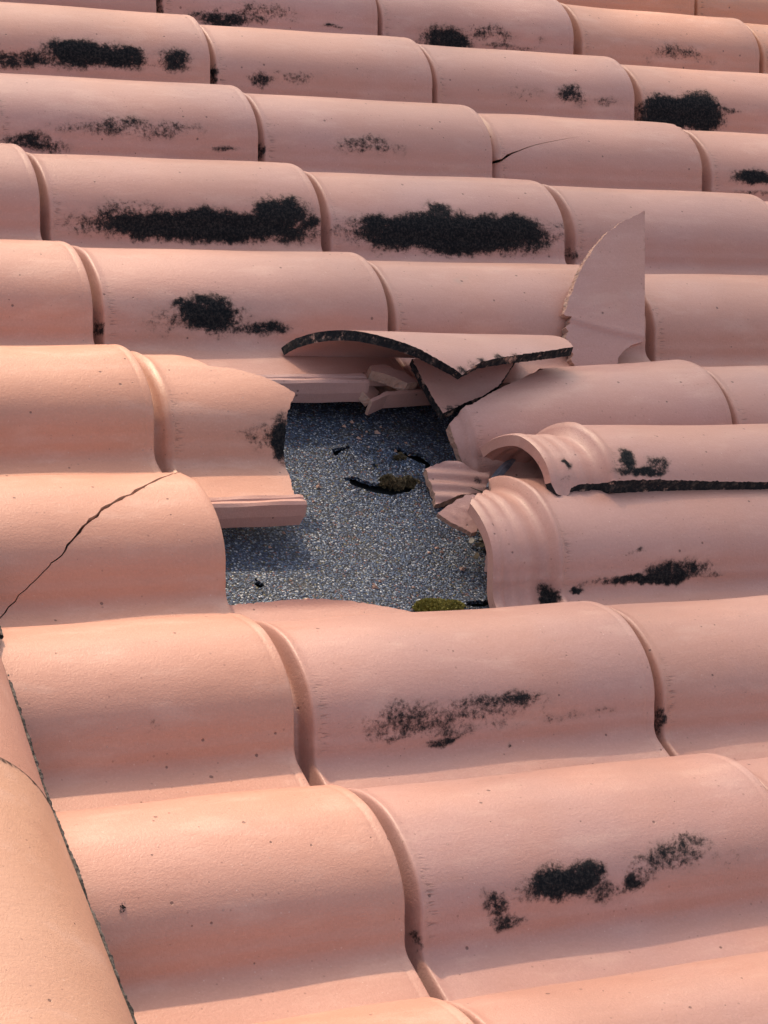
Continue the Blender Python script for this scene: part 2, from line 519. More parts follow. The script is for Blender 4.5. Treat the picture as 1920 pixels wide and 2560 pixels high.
def stain_field(st, blobs):
    I = np.zeros(len(st))
    if not len(blobs):
        return I
    rw = np.random.default_rng(abs(int(1e4 * sum(b[0] + b[1] for b in blobs))))
    x, y = st[:, 0].copy(), st[:, 1].copy()
    for f, a in ((60, 0.0022), (170, 0.0010), (410, 0.0008), (760, 0.0006)):      # ragged outlines
        p = rw.uniform(0, 6.28, 4)
        x, y = (x + a * np.sin(f * (y * 1.1 + 0.3 * x) + p[0]) + 0.6 * a * np.sin(f * 1.7 * (x - 0.4 * y) + p[1]),
                y + a * 0.8 * np.sin(f * (x + 0.5 * y) + p[2]) + 0.5 * a * np.sin(f * 1.6 * x + p[3]))
    for s, t, ds, dt, k in blobs:
        r = np.sqrt(((x - s) / ds) ** 2 + ((y - t) / dt) ** 2)
        I = np.maximum(I, k * np.clip(1.0 * (1.42 - r), 0, 1))
    return I


def tick_field(st):
    s, t = st[:, 0], st[:, 1]
    return np.exp(-((s - 0.012) / 0.0045) ** 2) * np.clip((t - 0.03) / 0.03, 0, 1) * np.clip((0.115 - t) / 0.02, 0, 1)


class Parts:
    """collects vertices and faces of one mesh"""

    def __init__(self):
        self.v, self.f, self.mi, self.st, self.tk, self.sm, self.n = [], [], [], [], [], [], 0

    def add(self, verts, faces, mat, stain=None, tick=None, smooth=True):
        faces = np.asarray(faces) + self.n
        self.v.append(verts)
        self.f.append(faces)
        self.mi.append(np.broadcast_to(np.asarray(mat), (len(faces),)))
        self.sm.append(np.full(len(faces), smooth))
        z = np.zeros(len(verts))
        self.st.append(z if stain is None else stain)
        self.tk.append(z if tick is None else tick)
        self.n += len(verts)

    def mesh(self, name, mats, smooth_walls=True):
        me = bpy.data.meshes.new(name)
        V = np.concatenate(self.v)
        faces = []
        for f in self.f:
            faces += f.tolist()
        me.from_pydata(V.tolist(), [], faces)
        me.polygons.foreach_set('material_index', np.concatenate(self.mi).astype(np.int32))
        me.polygons.foreach_set('use_smooth', np.concatenate(self.sm))
        for nm, a in (('stain', self.st), ('tick', self.tk)):
            at = me.attributes.new(nm, 'FLOAT', 'POINT')
            at.data.foreach_set('value', np.concatenate(a).astype(np.float32))
        for m in mats:
            me.materials.append(m)
        me.update()
        return me


def shell(P, V, F, loops, flags, mp, thick, blobs=(), extra=None, wall=1, rough=0.00028, seed=0, ticks=False, clean_mat=0):
    """top skin, underside and edge walls of a sheet of clay given in its own 2-D coordinates"""
    r = np.random.default_rng(seed)
    stn = stain_field(V, blobs)
    if extra is not None:
        stn = np.maximum(stn, extra(V))
    top, bot = mp(V, 0.0), mp(V, thick)
    F = np.asarray(F)
    Ft = F[:, ::-1] if mp.flip else F
    P.add(top, Ft, 0, stn, tick_field(V) if ticks else None)
    P.add(bot, Ft[:, ::-1], 0)
    for lp, fl in zip(loops, flags):
        n = len(lp)
        lp = np.asarray(lp)
        a, b = top[lp], bot[lp]
        rings = [a]
        for k in (0.33, 0.67):
            m = a + (b - a) * k
            if rough:
                m = m + r.normal(0, rough, m.shape) * np.asarray(fl, float)[:, None]
            rings.append(m)
        rings.append(b)
        verts = np.concatenate(rings)
        q, mt = [], []
        for k in range(3):
            for i in range(n):
                j = (i + 1) % n
                face = (k * n + i, k * n + j, (k + 1) * n + j, (k + 1) * n + i)
                q.append(face if mp.flip else face[::-1])
                mt.append(wall if fl[i] else clean_mat)
        P.add(verts, q, mt, smooth=not rough)


def grid_shell(P, S, Tt, mp, thick, blobs=(), ticks=True):
    """intact tile: regular grid"""
    ns, nt = len(S), len(Tt)
    A, B = np.meshgrid(S, Tt, indexing='ij')
    V = np.stack([A.ravel(), B.ravel()], 1)
    i, j = np.meshgrid(np.arange(ns - 1), np.arange(nt - 1), indexing='ij')
    k = (i * nt + j).ravel()
    F = np.stack([k, k + nt, k + nt + 1, k + 1], 1)
    lp = [i * nt for i in range(ns)] + [(ns - 1) * nt + j for j in range(1, nt)] + \
         [i * nt + nt - 1 for i in range(ns - 2, -1, -1)] + [j for j in range(nt - 2, 0, -1)]
    shell(P, V, F, [lp], [[False] * len(lp)], mp, thick, blobs, rough=0, ticks=ticks)


def link(name, me, parent=None, loc=None, rot=None, label=None, cat=None, group=None, kind=None):
    o = bpy.data.objects.new(name, me)
    COL.objects.link(o)
    if parent:
        o.parent = parent
        if loc is not None:
            o.location = loc
        if rot is not None:
            o.rotation_euler = rot
    elif loc is not None:
        o.matrix_world = ROOF @ (Matrix.Translation(loc) @ (rot if isinstance(rot, Matrix) else Matrix.Identity(4)))
    for k, v in (('label', label), ('category', cat), ('group', group), ('kind', kind)):
        if v:
            o[k] = v
    return o


# ------------------------------------------------------------------ ground and the roof itself
def flat(name, x0, x1, y0, y1, z, mat, parent=None, kind=None, world=False):
    me = bpy.data.meshes.new(name)
    me.from_pydata([(x0, y0, z), (x1, y0, z), (x1, y1, z), (x0, y1, z)], [], [(0, 1, 2, 3)])
    me.materials.append(mat)
    return link(name, me, parent, (0, 0, 0) if parent else None, kind=kind)


flat('ground', -120, 120, -120, 120, -4.5, M_GROUND, kind='structure')

roof = bpy.data.objects.new('tiled_roof', None)
COL.objects.link(roof)
roof.matrix_world = ROOF
roof['label'] = 'pitched terracotta barrel tile roof with a broken hole showing grey felt'
roof['category'] = 'roof'
roof['kind'] = 'structure'

U_MODEL = lambda r, c: -0.00866846 * r + 0.34763833 * c + 0.04808421


def nose_u(r, c):
    return NOSE.get((r, c), U_MODEL(r, c) + 0.004 * math.sin(r * 5.1 + c * 3.3))


def row_v(r):
    return ROW_V[r] if 0 <= r < 10 else (ROW_V[0] - 0.2195 * r if r < 0 else ROW_V[9] - 0.22 * (r - 9))


DECK_W = -0.092
# boards under everything, on both sides of the ridge
flat('roof_deck', -0.36, 4.0, -3.2, 1.4, DECK_W - 0.007, M_MEMBRANE, roof)
me = bpy.data.meshes.new('roof_deck')
me.from_pydata([(-0.36, -3.2, -0.1), (-0.36, 1.4, -0.1), (-2.4, 1.4, -1.45), (-2.4, -3.2, -1.45)], [], [(0, 1, 2, 3)])
me.materials.append(M_FELT)
link('roof_deck', me, roof, (0, 0, 0))

# the mineral felt that the hole lays bare, torn in a few places
TEARS = [
    [(0.2353, -1.2621), (0.2503, -1.2589), (0.264, -1.2709), (0.2764, -1.2677), (0.3, -1.2645), (0.317, -1.2715),
     (0.3090, -1.2840), (0.2898, -1.2915), (0.2755, -1.2935), (0.2595, -1.2870), (0.2433, -1.2775)],
    [(0.3171, -1.2064), (0.3276, -1.2046), (0.334, -1.2152), (0.3461, -1.2197), (0.3512, -1.2329), (0.3486, -1.2504),
     (0.3432, -1.2676), (0.3396, -1.2633), (0.3394, -1.246), (0.3343, -1.2328), (0.3255, -1.2214), (0.317, -1.2152)],
    [(0.2445, -1.2081), (0.2534, -1.2055), (0.2643, -1.202), (0.2679, -1.2064), (0.2542, -1.2125), (0.2473, -1.2194), (0.2426, -1.2177)],
    [(0.268, -1.479), (0.281, -1.4739), (0.3086, -1.4716), (0.3153, -1.4794), (0.29, -1.484)],
    [(0.0697, -1.4264), (0.0731, -1.4361), (0.0659, -1.448), (0.064, -1.436)],
    [(0.278, -1.236), (0.284, -1.234), (0.287, -1.240), (0.281, -1.2425)],
]
outer = np.array([(-0.10, -1.62), (0.72, -1.62), (0.72, -0.98), (-0.10, -0.98)])
loops = [outer] + [roughen(t if signed_area(np.array(t)) < 0 else t[::-1], (), 0.004, 0.0014, i)[0] for i, t in enumerate(TEARS)]
oloop, _ = roughen(outer.tolist(), (0, 1, 2, 3), 0.02)
loops[0] = oloop
V, F, idx = triangulate(loops, 0.007, 0.007)
holes = np.concatenate(loops[1:])


def felt_relief(a, b):
    h = 0.0016 * np.sin(a * 19 + b * 7) * np.cos(b * 23) + 0.0009 * np.sin(a * 55 - b * 41)
    d = np.sqrt(((np.stack([a, b], 1)[:, None, :] - holes[None]) ** 2).sum(2).min(1))
    return h + 0.0045 * np.exp(-d / 0.009)


P = Parts()
shell(P, V, F, idx, [[False] * len(i) for i in idx], PlaneMap(felt_relief), 0.004, rough=0)
link('underlayment', P.mesh('underlayment', [M_FELT, M_FELT]), roof, (0, 0, DECK_W))
flat('underlayment', -0.36, -0.10, -3.2, 1.4, DECK_W - 0.003, M_FELT, roof)

# ------------------------------------------------------------------ laid tiles
S_STD = np.r_[np.linspace(-0.028, -0.0052, 6), np.linspace(-0.0045, 0.0045, 8), np.linspace(0.006, 0.024, 9)]
S_HEAD = np.r_[np.linspace(-0.0655, -0.008, 44), S_STD[5:]]
T_GRID = np.r_[np.linspace(T_FAR, -0.02, 16)[:-1], np.linspace(-0.02, 0.125, 42)[:-1], np.linspace(0.125, T_PAN, 7)]


def body_s(head, length):
    return np.r_[head, np.linspace(0.03, length - 0.012, 44), length - np.array([0.0105, 0.009, 0.0075, 0.0045, 0.0035, 0.0027, 0.0018, 0.0009, 0.0003, 0.0])]


SIDE_RIM = [(0.148, -0.0600), (0.1495, -0.0545), (0.1525, -0.0522), (0.1565, -0.0530), (0.1580, -0.0545), (0.1596, -0.0530),
            (0.1640, -0.0520), (0.1672, -0.0540), (0.1680, -0.0590), (0.1695, -0.0660), (0.1692, -0.0775), (0.1500, -0.0790)]


def side_rim(tile, s0, s1):
    """interlocking rim along the near edge of a pan"""
    prof = SIDE_RIM
    n = len(prof)
    S = np.r_[np.linspace(s0, s1 - 0.004, 30), s1]
    verts, faces = [], []
    for i, s in enumerate(S):
        k = 0.0 if i < len(S) - 1 else 0.0025
        for j, (q, w) in enumerate(prof):
            qq, ww = q + (0.159 - q) * k * 40, w + (-0.066 - w) * k * 30
            e = 0.0004 * math.sin(s * 90 + j)
            sl = s + (0.012 if w < -0.075 and q > 0.16 else 0.0) * -(i == len(S) - 1)
            verts.append((sl, -qq, ww + e))
    for i in range(len(S) - 1):
        for j in range(n):
            a, b = i * n + j, i * n + (j + 1) % n
            faces.append((a, b, b + n, a + n))
    faces.append(tuple(range(n))[::-1])
    faces.append(tuple((len(S) - 1) * n + j for j in range(n)))
    me = bpy.data.meshes.new('side_rim')
    me.from_pydata(verts, [], faces)
    me.materials.append(M_TILE)
    import bmesh
    bm = bmesh.new()
    bm.from_mesh(me)
    bmesh.ops.recalc_face_normals(bm, faces=bm.faces)
    bm.to_mesh(me)
    bm.free()
    return link('side_rim', me, tile, (0, 0, 0))


GAPS = {(7, 1): 0.017, (8, 1): 0.013, (5, 1): 0.014, (3, 1): 0.010, (3, 2): 0.011, (3, 3): 0.015, (2, 3): 0.008, (2, 4): 0.015,
        (4, 1): 0.010, (4, 2): 0.009, (4, 3): 0.013, (1, 2): 0.008, (1, 4): 0.014, (0, 4): 0.016, (7, 2): 0.008, (8, 2): 0.009, (1, 3): 0.006, (0, 3): 0.008}

TILE_LABEL = {
    (3, 1): 'terracotta tile with a long dense black algae band up to its nose',
    (3, 2): 'terracotta tile with a broad solid black algae patch in mid barrel',
    (4, 1): 'terracotta tile with clustered round black lichen spots',
    (6, 0): 'terracotta tile with a diagonal crack right across its barrel',
    (2, 3): 'terracotta tile with a short dark crack starting at its shoulder',
    (5, 1): 'broken tile with its lower end snapped off left of the hole',
    (5, 2): 'broken sagging tile with its upper corner missing right of the hole',
    (6, 2): 'tile with its ribbed head laid bare at the edge of the hole',
    (7, 1): 'terracotta tile with a loose speckled black algae patch',
    (8, 1): 'terracotta tile with three clumps of black algae low on the barrel',
    (1, 1): 'terracotta tile with a ragged row of black algae clumps',
    (1, 4): 'terracotta tile with a black algae patch next to its shoulder',
}


SUN_TINT = {(5, 0): 0.75, (5, 1): 0.60, (6, 0): 0.50, (7, 0): 0.45, (8, 0): 0.35, (4, 0): 0.35, (6, 1): 0.3, (-1, 3): 0.5, (-1, 4): 0.9, (-1, 5): 1.0, (-1, 6): 1.0, (0, 5): 0.8, (0, 4): 0.55, (1, 4): 0.3, (4, 1): 0.2, (9, 0): 0.4, (9, 1): 0.25}  # orange warmth of the sunlit tiles, put into their clay colour


def place_tile(r, c, me, u, w=0.0, ry=None, rx=0.0, rz=0.0, label=None):
    o = link('roof_tile', me, roof, (u, row_v(r), w), (rx, -math.atan(TILE_RISE / 0.35) if ry is None else ry, rz))
    k = SUN_TINT.get((r, c), 0.10 + 0.12 * math.sin(r * 2.3 + c * 5.7))
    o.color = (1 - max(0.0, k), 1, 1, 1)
    lb = label or TILE_LABEL.get((r, c))
    if lb:
        o['label'] = lb
    return o


tiles = {}
SPECIAL = {(5, 1), (5, 2), (6, 1), (6, 2), (6, 0), (2, 3)}
VIEW = cam.matrix_world.inverted()


def in_view(r, c, margin=0.30):
    """does any of the tile come within the picture, widened by a margin"""
    for f in (0.0, 0.5, 1.0):
        for dq in (-0.12, 0.12):
            p = VIEW @ (ROOF @ Vector((nose_u(r, c) - 0.35 * f, row_v(r) + dq, 0)))
            if p.z < 0:
                x, y = p.x / -p.z * 5694 / 960, p.y / -p.z * 5694 / 1280
                if abs(x) < 1 + margin and abs(y) < 1 + margin * 0.7:
                    return True
    return False


for r in range(-3, 12):
    for c in range(0, 7):
        if (r, c) in SPECIAL or not in_view(r, c):
            continue
        u0 = nose_u(r, c - 1) + GAPS.get((r, c), 0.0075)
        length = nose_u(r, c) - u0
        seed = (r + 5) * 31 + c
        P = Parts()
        grid_shell(P, body_s(S_STD, length), T_GRID, TileMap(length, True, seed, depth=0.0160), THICK, STAINS.get((r, c), ()))
        jw = 0.0015 * math.sin(r * 2.7 + c * 4.1)
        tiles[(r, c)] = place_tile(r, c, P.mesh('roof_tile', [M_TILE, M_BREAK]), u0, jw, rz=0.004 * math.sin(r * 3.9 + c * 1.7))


def broken_tile(r, c, polys, u0, length, clean, nose=True, head=True, w=0.0, ry=None, blobs=(), mats=None, gs=0.005, gt=0.0035, rx=0, rz=0, amp=0.0004, mp=None):
    P = Parts()
    mp = mp or TileMap(length, nose, (r + 5) * 31 + c, head)
    for k, (poly, cl) in enumerate(zip(polys, clean)):
        poly = list(poly)
        if signed_area(np.array(poly)) < 0:
            n = len(poly)
            poly = poly[::-1]
            cl = [(n - 2 - i) % n for i in cl]
        lp, fl = roughen(poly, cl, 0.003, amp, r * 10 + c + k)
        V, F, idx = triangulate([lp], gs, gt)
        shell(P, V, F, idx, [fl], mp, THICK, blobs, seed=r + c + k, ticks=head)
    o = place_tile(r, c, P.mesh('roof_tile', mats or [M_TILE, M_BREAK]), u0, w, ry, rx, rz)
    tiles[(r, c)] = o
    return o


# the tile left of the hole that is cracked right across
u0 = nose_u(6, -1) + 0.0075
ln = nose_u(6, 0) - u0
dc = nose_u(6, -1) + 0.01 - u0
CR = [(ln + 0.001, -0.076), (0.3384, -0.0600), (0.2951, -0.0197), (0.2638, 0.0035), (0.2418, 0.0168), (0.2221, 0.0313), (0.2027, 0.0488),
      (0.1849, 0.066), (0.1693, 0.0797), (0.1533, 0.0955), (0.1343, 0.1157), (0.115, 0.135), (0.085, T_PAN)]
cr = []
rr = np.random.default_rng(5)
for a, b in zip(CR[:-1], CR[1:]):
    for k in range(4):
        cr.append((a[0] + (b[0] - a[0]) * k / 4 + rr.normal(0, 0.0008), a[1] + (b[1] - a[1]) * k / 4 + rr.normal(0, 0.0008)))
cr.append(CR[-1])
cr[0] = CR[0]
g = lambda i: 0.0006 + 0.0015 * math.sin(math.pi * min(1, i / 30)) * (0.6 + 0.4 * math.sin(i * 1.9))
left = [(a - g(i) * 0.7, b - g(i) * 0.7) for i, (a, b) in enumerate(cr)]
right = [(a + g(i) * 0.7, b + g(i) * 0.7) for i, (a, b) in enumerate(cr)]
right[0] = (ln, right[0][1])
left[0] = (ln, left[0][1])
p_left = [(-0.028, T_FAR), (ln, T_FAR)] + left + [(-0.028, T_PAN)]
p_right = right + [(ln, T_PAN)]
broken_tile(6, 0, [p_left, p_right], u0, ln,
            [{0, 1, len(p_left) - 2, len(p_left) - 1}, {len(p_right) - 2, len(p_right) - 1}], amp=0.0)

# the tile with the short crack
u0 = nose_u(2, 2) + GAPS[(2, 3)]
ln = nose_u(2, 3) - u0
ck = [(-0.028, 0.088), (-0.0053, 0.0821), (0.004, 0.0805), (0.0106, 0.0779), (0.018, 0.0725), (0.026, 0.0688), (0.036, 0.0655), (0.0495, 0.0603),
      (0.065, 0.055), (0.0818, 0.0504), (0.1147, 0.0418), (0.150, 0.033)]
wd = [0.0022, 0.0022, 0.0021, 0.0016, 0.0020, 0.0012, 0.0007, 0.0006, 0.00045, 0.0004, 0.0003, 0.0]
poly = [(-0.028, T_FAR), (ln, T_FAR), (ln, T_PAN), (-0.028, T_PAN)] + [(a, b + w) for (a, b), w in zip(ck, wd)] + \
       [(a, b - w) for (a, b), w in list(zip(ck, wd))[-2::-1]]
n = len(poly)
broken_tile(2, 3, [poly], u0, ln, [{0, 1, 2, 3, n - 1}], amp=0.0)

# left of the hole: snapped off
u0 = nose_u(5, 0) + GAPS[(5, 1)]
poly = [(-0.028, T_FAR), (0.025, T_FAR), (0.048, -0.055), (0.066, -0.0025), (0.093, 0.0046), (0.118, 0.0185), (0.134, 0.0323), (0.1454, 0.0433),
        (0.1415, 0.0502), (0.1305, 0.0682), (0.1273, 0.0915), (0.1262, 0.117), (0.1225, 0.147), (0.1185, 0.158), (0.1150, T_PAN), (-0.028, T_PAN)]
t51 = broken_tile(5, 1, [poly], u0, 0.36, [{0, 14, 15}], nose=False, w=0.001, blobs=STAINS[(5, 1)])
side_rim(t51, -0.02, 0.120)
side_rim(tiles[(4, 1)], 0.05, 0.306 - tiles[(4, 1)].location.x)

# right of the hole: head broken away, the tile has sagged onto the deck
un_ = nose_u(5, 2)
poly = [(0.36 - 0.028, T_FAR), (0.36 - 0.028, T_PAN), (0.006, T_PAN), (0.0, 0.125), (-0.0003, 0.1045), (-0.008, 0.0897), (-0.0129, 0.0621), (-0.0132, 0.0453), (-0.0043, 0.0366),
        (0.022, 0.0262), (0.0488, 0.0115), (0.0943, -0.0104), (0.1446, -0.0474), (0.165, T_FAR)]
broken_tile(5, 2, [poly], un_ - 0.332, 0.332, [{0, 1}], w=-0.0195, ry=-math.atan(0.0295 / 0.332))

# what is left of the missing tile: a sliver of its pan under the row in front
poly = [(-0.004, 0.119), (0.0048, 0.1172), (0.0328, 0.1155), (0.0611, 0.1138), (0.0942, 0.114), (0.1274, 0.1173), (0.1631, 0.1264), (0.19, 0.1378), (0.215, 0.155), (0.2, T_PAN), (-0.004, T_PAN)]
TILE_LABEL[(6, 1)] = 'thin curved remnant of a missing tile along the lower edge of the hole'
broken_tile(6, 1, [poly], 0.0, 0.36, [{9, 10}], nose=False, head=False, ry=0.0)

# right of the hole: whole tile whose ribbed head is exposed
u0 = 0.352
ln = nose_u(6, 2) - u0
poly = [(-0.0655, -0.004), (-0.0655, T_PAN), (ln, T_PAN), (ln, T_FAR), (0.012, T_FAR), (-0.004, -0.075), (-0.022, -0.050), (-0.048, -0.026), (-0.060, -0.012)]
broken_tile(6, 2, [poly], u0, ln, [{0, 1, 2, 3}], blobs=STAINS[(6, 2)], gs=0.003, gt=0.003, w=-0.001, ry=-0.012)

# ------------------------------------------------------------------ ridge
EDGE = 62.0
RAD = 0.120


def ridge_tile(v_far, v_near, u_far, u_near, r_far, r_near, dw, seed, warm_tint=None):
    """half-round tile along the ridge; u_* is where its right edge lies"""
    ln = v_far - v_near
    yaw = math.atan2(u_far - u_near - (r_far - r_near) * math.sin(R(EDGE)), ln)
    S = np.r_[0, 0.003, 0.006, np.linspace(0.012, ln - 0.012, 30), ln - 0.006, ln - 0.003, ln]
    Tt = np.linspace(-R(85) * r_near, R(EDGE) * r_near, 56)
    P = Parts()
    mp = BarrelMap(r_near, r_far, ln)
    grid_shell(P, S, Tt, mp, 0.012, [(ln, 0.0, 0.0045, 0.5, 0.8), (ln * 0.5, r_near * R(EDGE), 0.5, 0.004, 0.9)], ticks=False)
    me = P.mesh('ridge_tile', [M_RIDGE if warm_tint is None else M_TILE, M_BREAK])
    a = R(EDGE)
    o = link('ridge_tile', me, roof, (u_near - r_near * math.sin(a), v_near, -r_near * math.cos(a) + 0.004 + dw), (0, 0, -yaw))
    o.color = (1 - (warm_tint or 0), 1, 1, 1)
    # weathered mortar along the right edge
    r = np.random.default_rng(seed)
    n, k = 260, 8
    verts, faces = [], []
    ys = np.linspace(0.0, ln, n)
    rad = 0.0015 + 0.0008 * np.abs(np.convolve(r.normal(0, 1, n + 6), np.ones(7) / 3, 'valid'))
    off = np.convolve(r.normal(0, 1, n + 8), np.ones(9) / 9, 'valid') * 0.0012
    for i, y in enumerate(ys):
        rc = r_near + (r_far - r_near) * y / ln
        for j in range(k):
            b = 2 * math.pi * j / k
            rr_ = rad[i] * (1 + 0.06 * r.normal())
            verts.append((rc * math.sin(a) + 0.0015 + off[i] + rr_ * math.cos(b), y, rc * math.cos(a) - 0.004 + rr_ * 1.3 * math.sin(b)))
    for i in range(n - 1):
        for j in range(k):
            faces.append((i * k + j, i * k + (j + 1) % k, (i + 1) * k + (j + 1) % k, (i + 1) * k + j))
    mm = bpy.data.meshes.new('mortar_bead')
    mm.from_pydata(verts, [], faces)
    mm.materials.append(M_MORTAR)
    link('mortar_bead', mm, o, (0, 0, 0))
    return o


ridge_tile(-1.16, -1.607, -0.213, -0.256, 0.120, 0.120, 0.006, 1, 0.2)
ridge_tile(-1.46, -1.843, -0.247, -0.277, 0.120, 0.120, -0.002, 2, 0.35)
ridge_tile(-1.828, -2.30, -0.281, -0.296, 0.137, 0.124, 0.006, 3)
ridge_tile(-0.72, -1.20, -0.171, -0.217, 0.120, 0.120, 0.008, 4)


# ------------------------------------------------------------------ loose fragments on the roof
def tile_shard(name, poly, clean, loc, rx, rz, label, length=0.36, head=False, blobs=(), wall=None, thick=THICK, seed=0, ry=0.0, extra=None, group=None, nose=False, mp=None):
    if signed_area(np.array(poly)) < 0:
        n = len(poly)
        poly = poly[::-1]
        clean = [(n - 2 - i) % n for i in clean]
    lp, fl = roughen(poly, clean, 0.0028, 0.0004, seed)
    V, F, idx = triangulate([lp], 0.0045, 0.003)
    P = Parts()
    shell(P, V, F, idx, [fl], mp or TileMap(length, nose, seed, head), thick, blobs, extra, seed=seed, ticks=head, rough=0.0003)
    rot = Matrix.Rotation(rz, 4, 'Z') @ Matrix.Rotation(ry, 4, 'Y') @ Matrix.Rotation(rx, 4, 'X')
    return link(name, P.mesh(name, [M_TILE, wall or M_BREAK]), None, Vector(loc), rot, label, 'tile fragment', group)


def plane_shard(name, poly, o, n, e1, label, bend=None, thick=0.010, wall=None, clean=(), seed=0, cat='tile fragment', mat=None, group=None, blobs=(), amp=0.0004):
    n = Vector(n).normalized()
    e1 = Vector(e1)
    e1 = (e1 - n * e1.dot(n)).normalized()
    e2 = n.cross(e1)
    if signed_area(np.array(poly)) < 0:
        k = len(poly)
        poly = poly[::-1]
        clean = [(k - 2 - i) % k for i in clean]
    lp, fl = roughen(poly, clean, 0.0025, amp, seed)
    V, F, idx = triangulate([lp], 0.003, 0.003)
    P = Parts()
    shell(P, V, F, idx, [fl], PlaneMap(bend), thick, blobs, seed=seed, rough=0.0003)
    rot = Matrix((e1, e2, n)).transposed().to_4x4()
    return link(name, P.mesh(name, [mat or M_TILE, wall or M_BREAK]), None, Vector(o), rot, label, cat, group)


# big arched piece lying over the upper edge of the hole
arch = [(0.228, -0.104), (0.231, -0.095), (0.238, -0.080), (0.250, -0.058), (0.267, -0.0333), (0.2862, -0.0058), (0.31, 0.0137), (0.326, 0.027), (0.3447, 0.0484),
        (0.3601, 0.0606), (0.3668, 0.0672), (0.3772, 0.0603), (0.3956, 0.049), (0.428, 0.0409), (0.4609, 0.0334), (0.5012, 0.0246), (0.5302, 0.016),
        (0.5327, -0.0037), (0.5294, -0.0333), (0.527, -0.104)]


def arch_dirt(st):
    d = np.sqrt(((st[:, None, :] - np.array([(0.383, 0.054), (0.398, 0.048), (0.423, 0.041), (0.443, 0.036), (0.369, 0.062)])[None]) ** 2).sum(2).min(1))
    return 0.85 * np.exp(-(d / 0.009) ** 2)


tile_shard('tile_fragment', arch, {19}, (0, ROW_V[5] + 0.0425, 0.019), -0.16, 0,
           'large arched barrel piece with a blackened V shaped broken edge above the hole', wall=M_BREAK_BLACK, seed=3, extra=arch_dirt)

class BevelMap(TileMap):
    """the near edge broke on the slant, so the underside reaches further out"""

    def __call__(self, st, off):
        if off > 0:
            st = st.copy()
            f = np.clip((st[:, 1] - 0.060) / 0.026, 0, 1) * np.clip((st[:, 0] + 0.055) / 0.02, 0, 1)
            st[:, 1] += 0.010 * f * f * (3 - 2 * f)
        return super().__call__(st, off)


# lifted tile lying askew over its neighbour, its ribbed head open towards the hole
lifted = [(-0.0645, -0.088), (-0.0645, 0.0865), (-0.0635, 0.0905), (-0.060, 0.0985), (-0.052, 0.1003), (-0.046, 0.0988), (-0.0417, 0.0924), (-0.03, 0.0891), (0.0135, 0.0875), (0.0428, 0.087),
          (0.1022, 0.0890), (0.1612, 0.0915), (0.1977, 0.0925), (0.28, 0.092), (0.33, 0.090), (0.35, -0.085), (0.10, -0.092), (0.0, -0.097), (-0.035, -0.100)]
tile_shard('tile_fragment', lifted, {0}, (0.438, ROW_V[6] + 0.081, 0.0255), -0.2865, 0.0180,
           'long lifted barrel tile with open ribbed head lying askew right of the hole', head=True, blobs=STAINS_LIFTED, wall=M_BREAK_BLACK, seed=4, mp=BevelMap(0.36, False, 4, True))

# shard standing on end
up = [(0.0946, 0.1939), (0.0819, 0.1881), (0.0727, 0.1837), (0.0609, 0.1793), (0.0499, 0.1714), (0.0387, 0.1658), (0.0293, 0.1563), (0.0205, 0.1491), (0.0123, 0.1385),
      (0.0062, 0.1327), (-0.0022, 0.121), (-0.0126, 0.1043), (-0.0166, 0.0957), (-0.0231, 0.087), (-0.0287, 0.0728), (-0.0335, 0.0666), (-0.0309, 0.0638), (-0.0236, 0.0627), (-0.0269, 0.0582),
      (-0.0257, 0.0548), (-0.032, 0.0503), (-0.0291, 0.0458), (-0.034, 0.039), (-0.0291, 0.0318), (-0.0324, 0.0267), (-0.0277, 0.0184), (-0.0313, 0.0122), (-0.0274, 0.0027), (-0.0289, -0.0056),
      (0.0227, -0.0056), (0.0271, 0.0113), (0.0362, 0.0199), (0.0502, 0.0273), (0.0642, 0.0308)]


def up_bend(a, b):
    line = 0.0485 - 0.27 * a + 1.2 * (a - 0.02) ** 2        # the moulded shoulder crosses the shard low down
    f = np.clip((line - b) / 0.006 + 0.5, 0, 1)
    return -0.8 * (a - 0.085) ** 2 - 0.0025 * f * f * (3 - 2 * f) + 0.0004 * np.exp(-((b - line - 0.004) / 0.004) ** 2)


plane_shard('tile_fragment', up, (0.6252, -1.1068, -0.040), (-0.0499, -0.642, 0.7651), (0.9988, -0.0321, 0.0383),
            'pointed tile shard standing upright like a fin right of the arched piece', up_bend, 0.012, clean={32, 33}, seed=5)

# triangular shard under the arched piece
tri = [(-0.0073, 0.0827), (-0.0069, 0.0614), (-0.0051, 0.0299), (-0.0016, 0.0001), (0.0169, 0.0078), (0.0336, 0.015), (0.0563, 0.0226), (0.0776, 0.0332),
       (0.0936, 0.0486), (0.1067, 0.0621), (0.119, 0.0737), (0.110, 0.084)]
plane_shard('tile_fragment', tri, (0.3594, -1.219, -0.035), (-0.0802, -0.2205, 0.9721), (0.9968, -0.0177, 0.0782),
            'triangular tile shard with dark lower edge pinned under the arched piece',
            lambda a, b: 1.6 * np.clip(a - 0.03, 0, 1) ** 2, 0.010, M_BREAK_BLACK, seed=6,
            blobs=[(0.006, 0.006, 0.012, 0.004, 0.7), (0.02, 0.011, 0.014, 0.003, 0.6)])

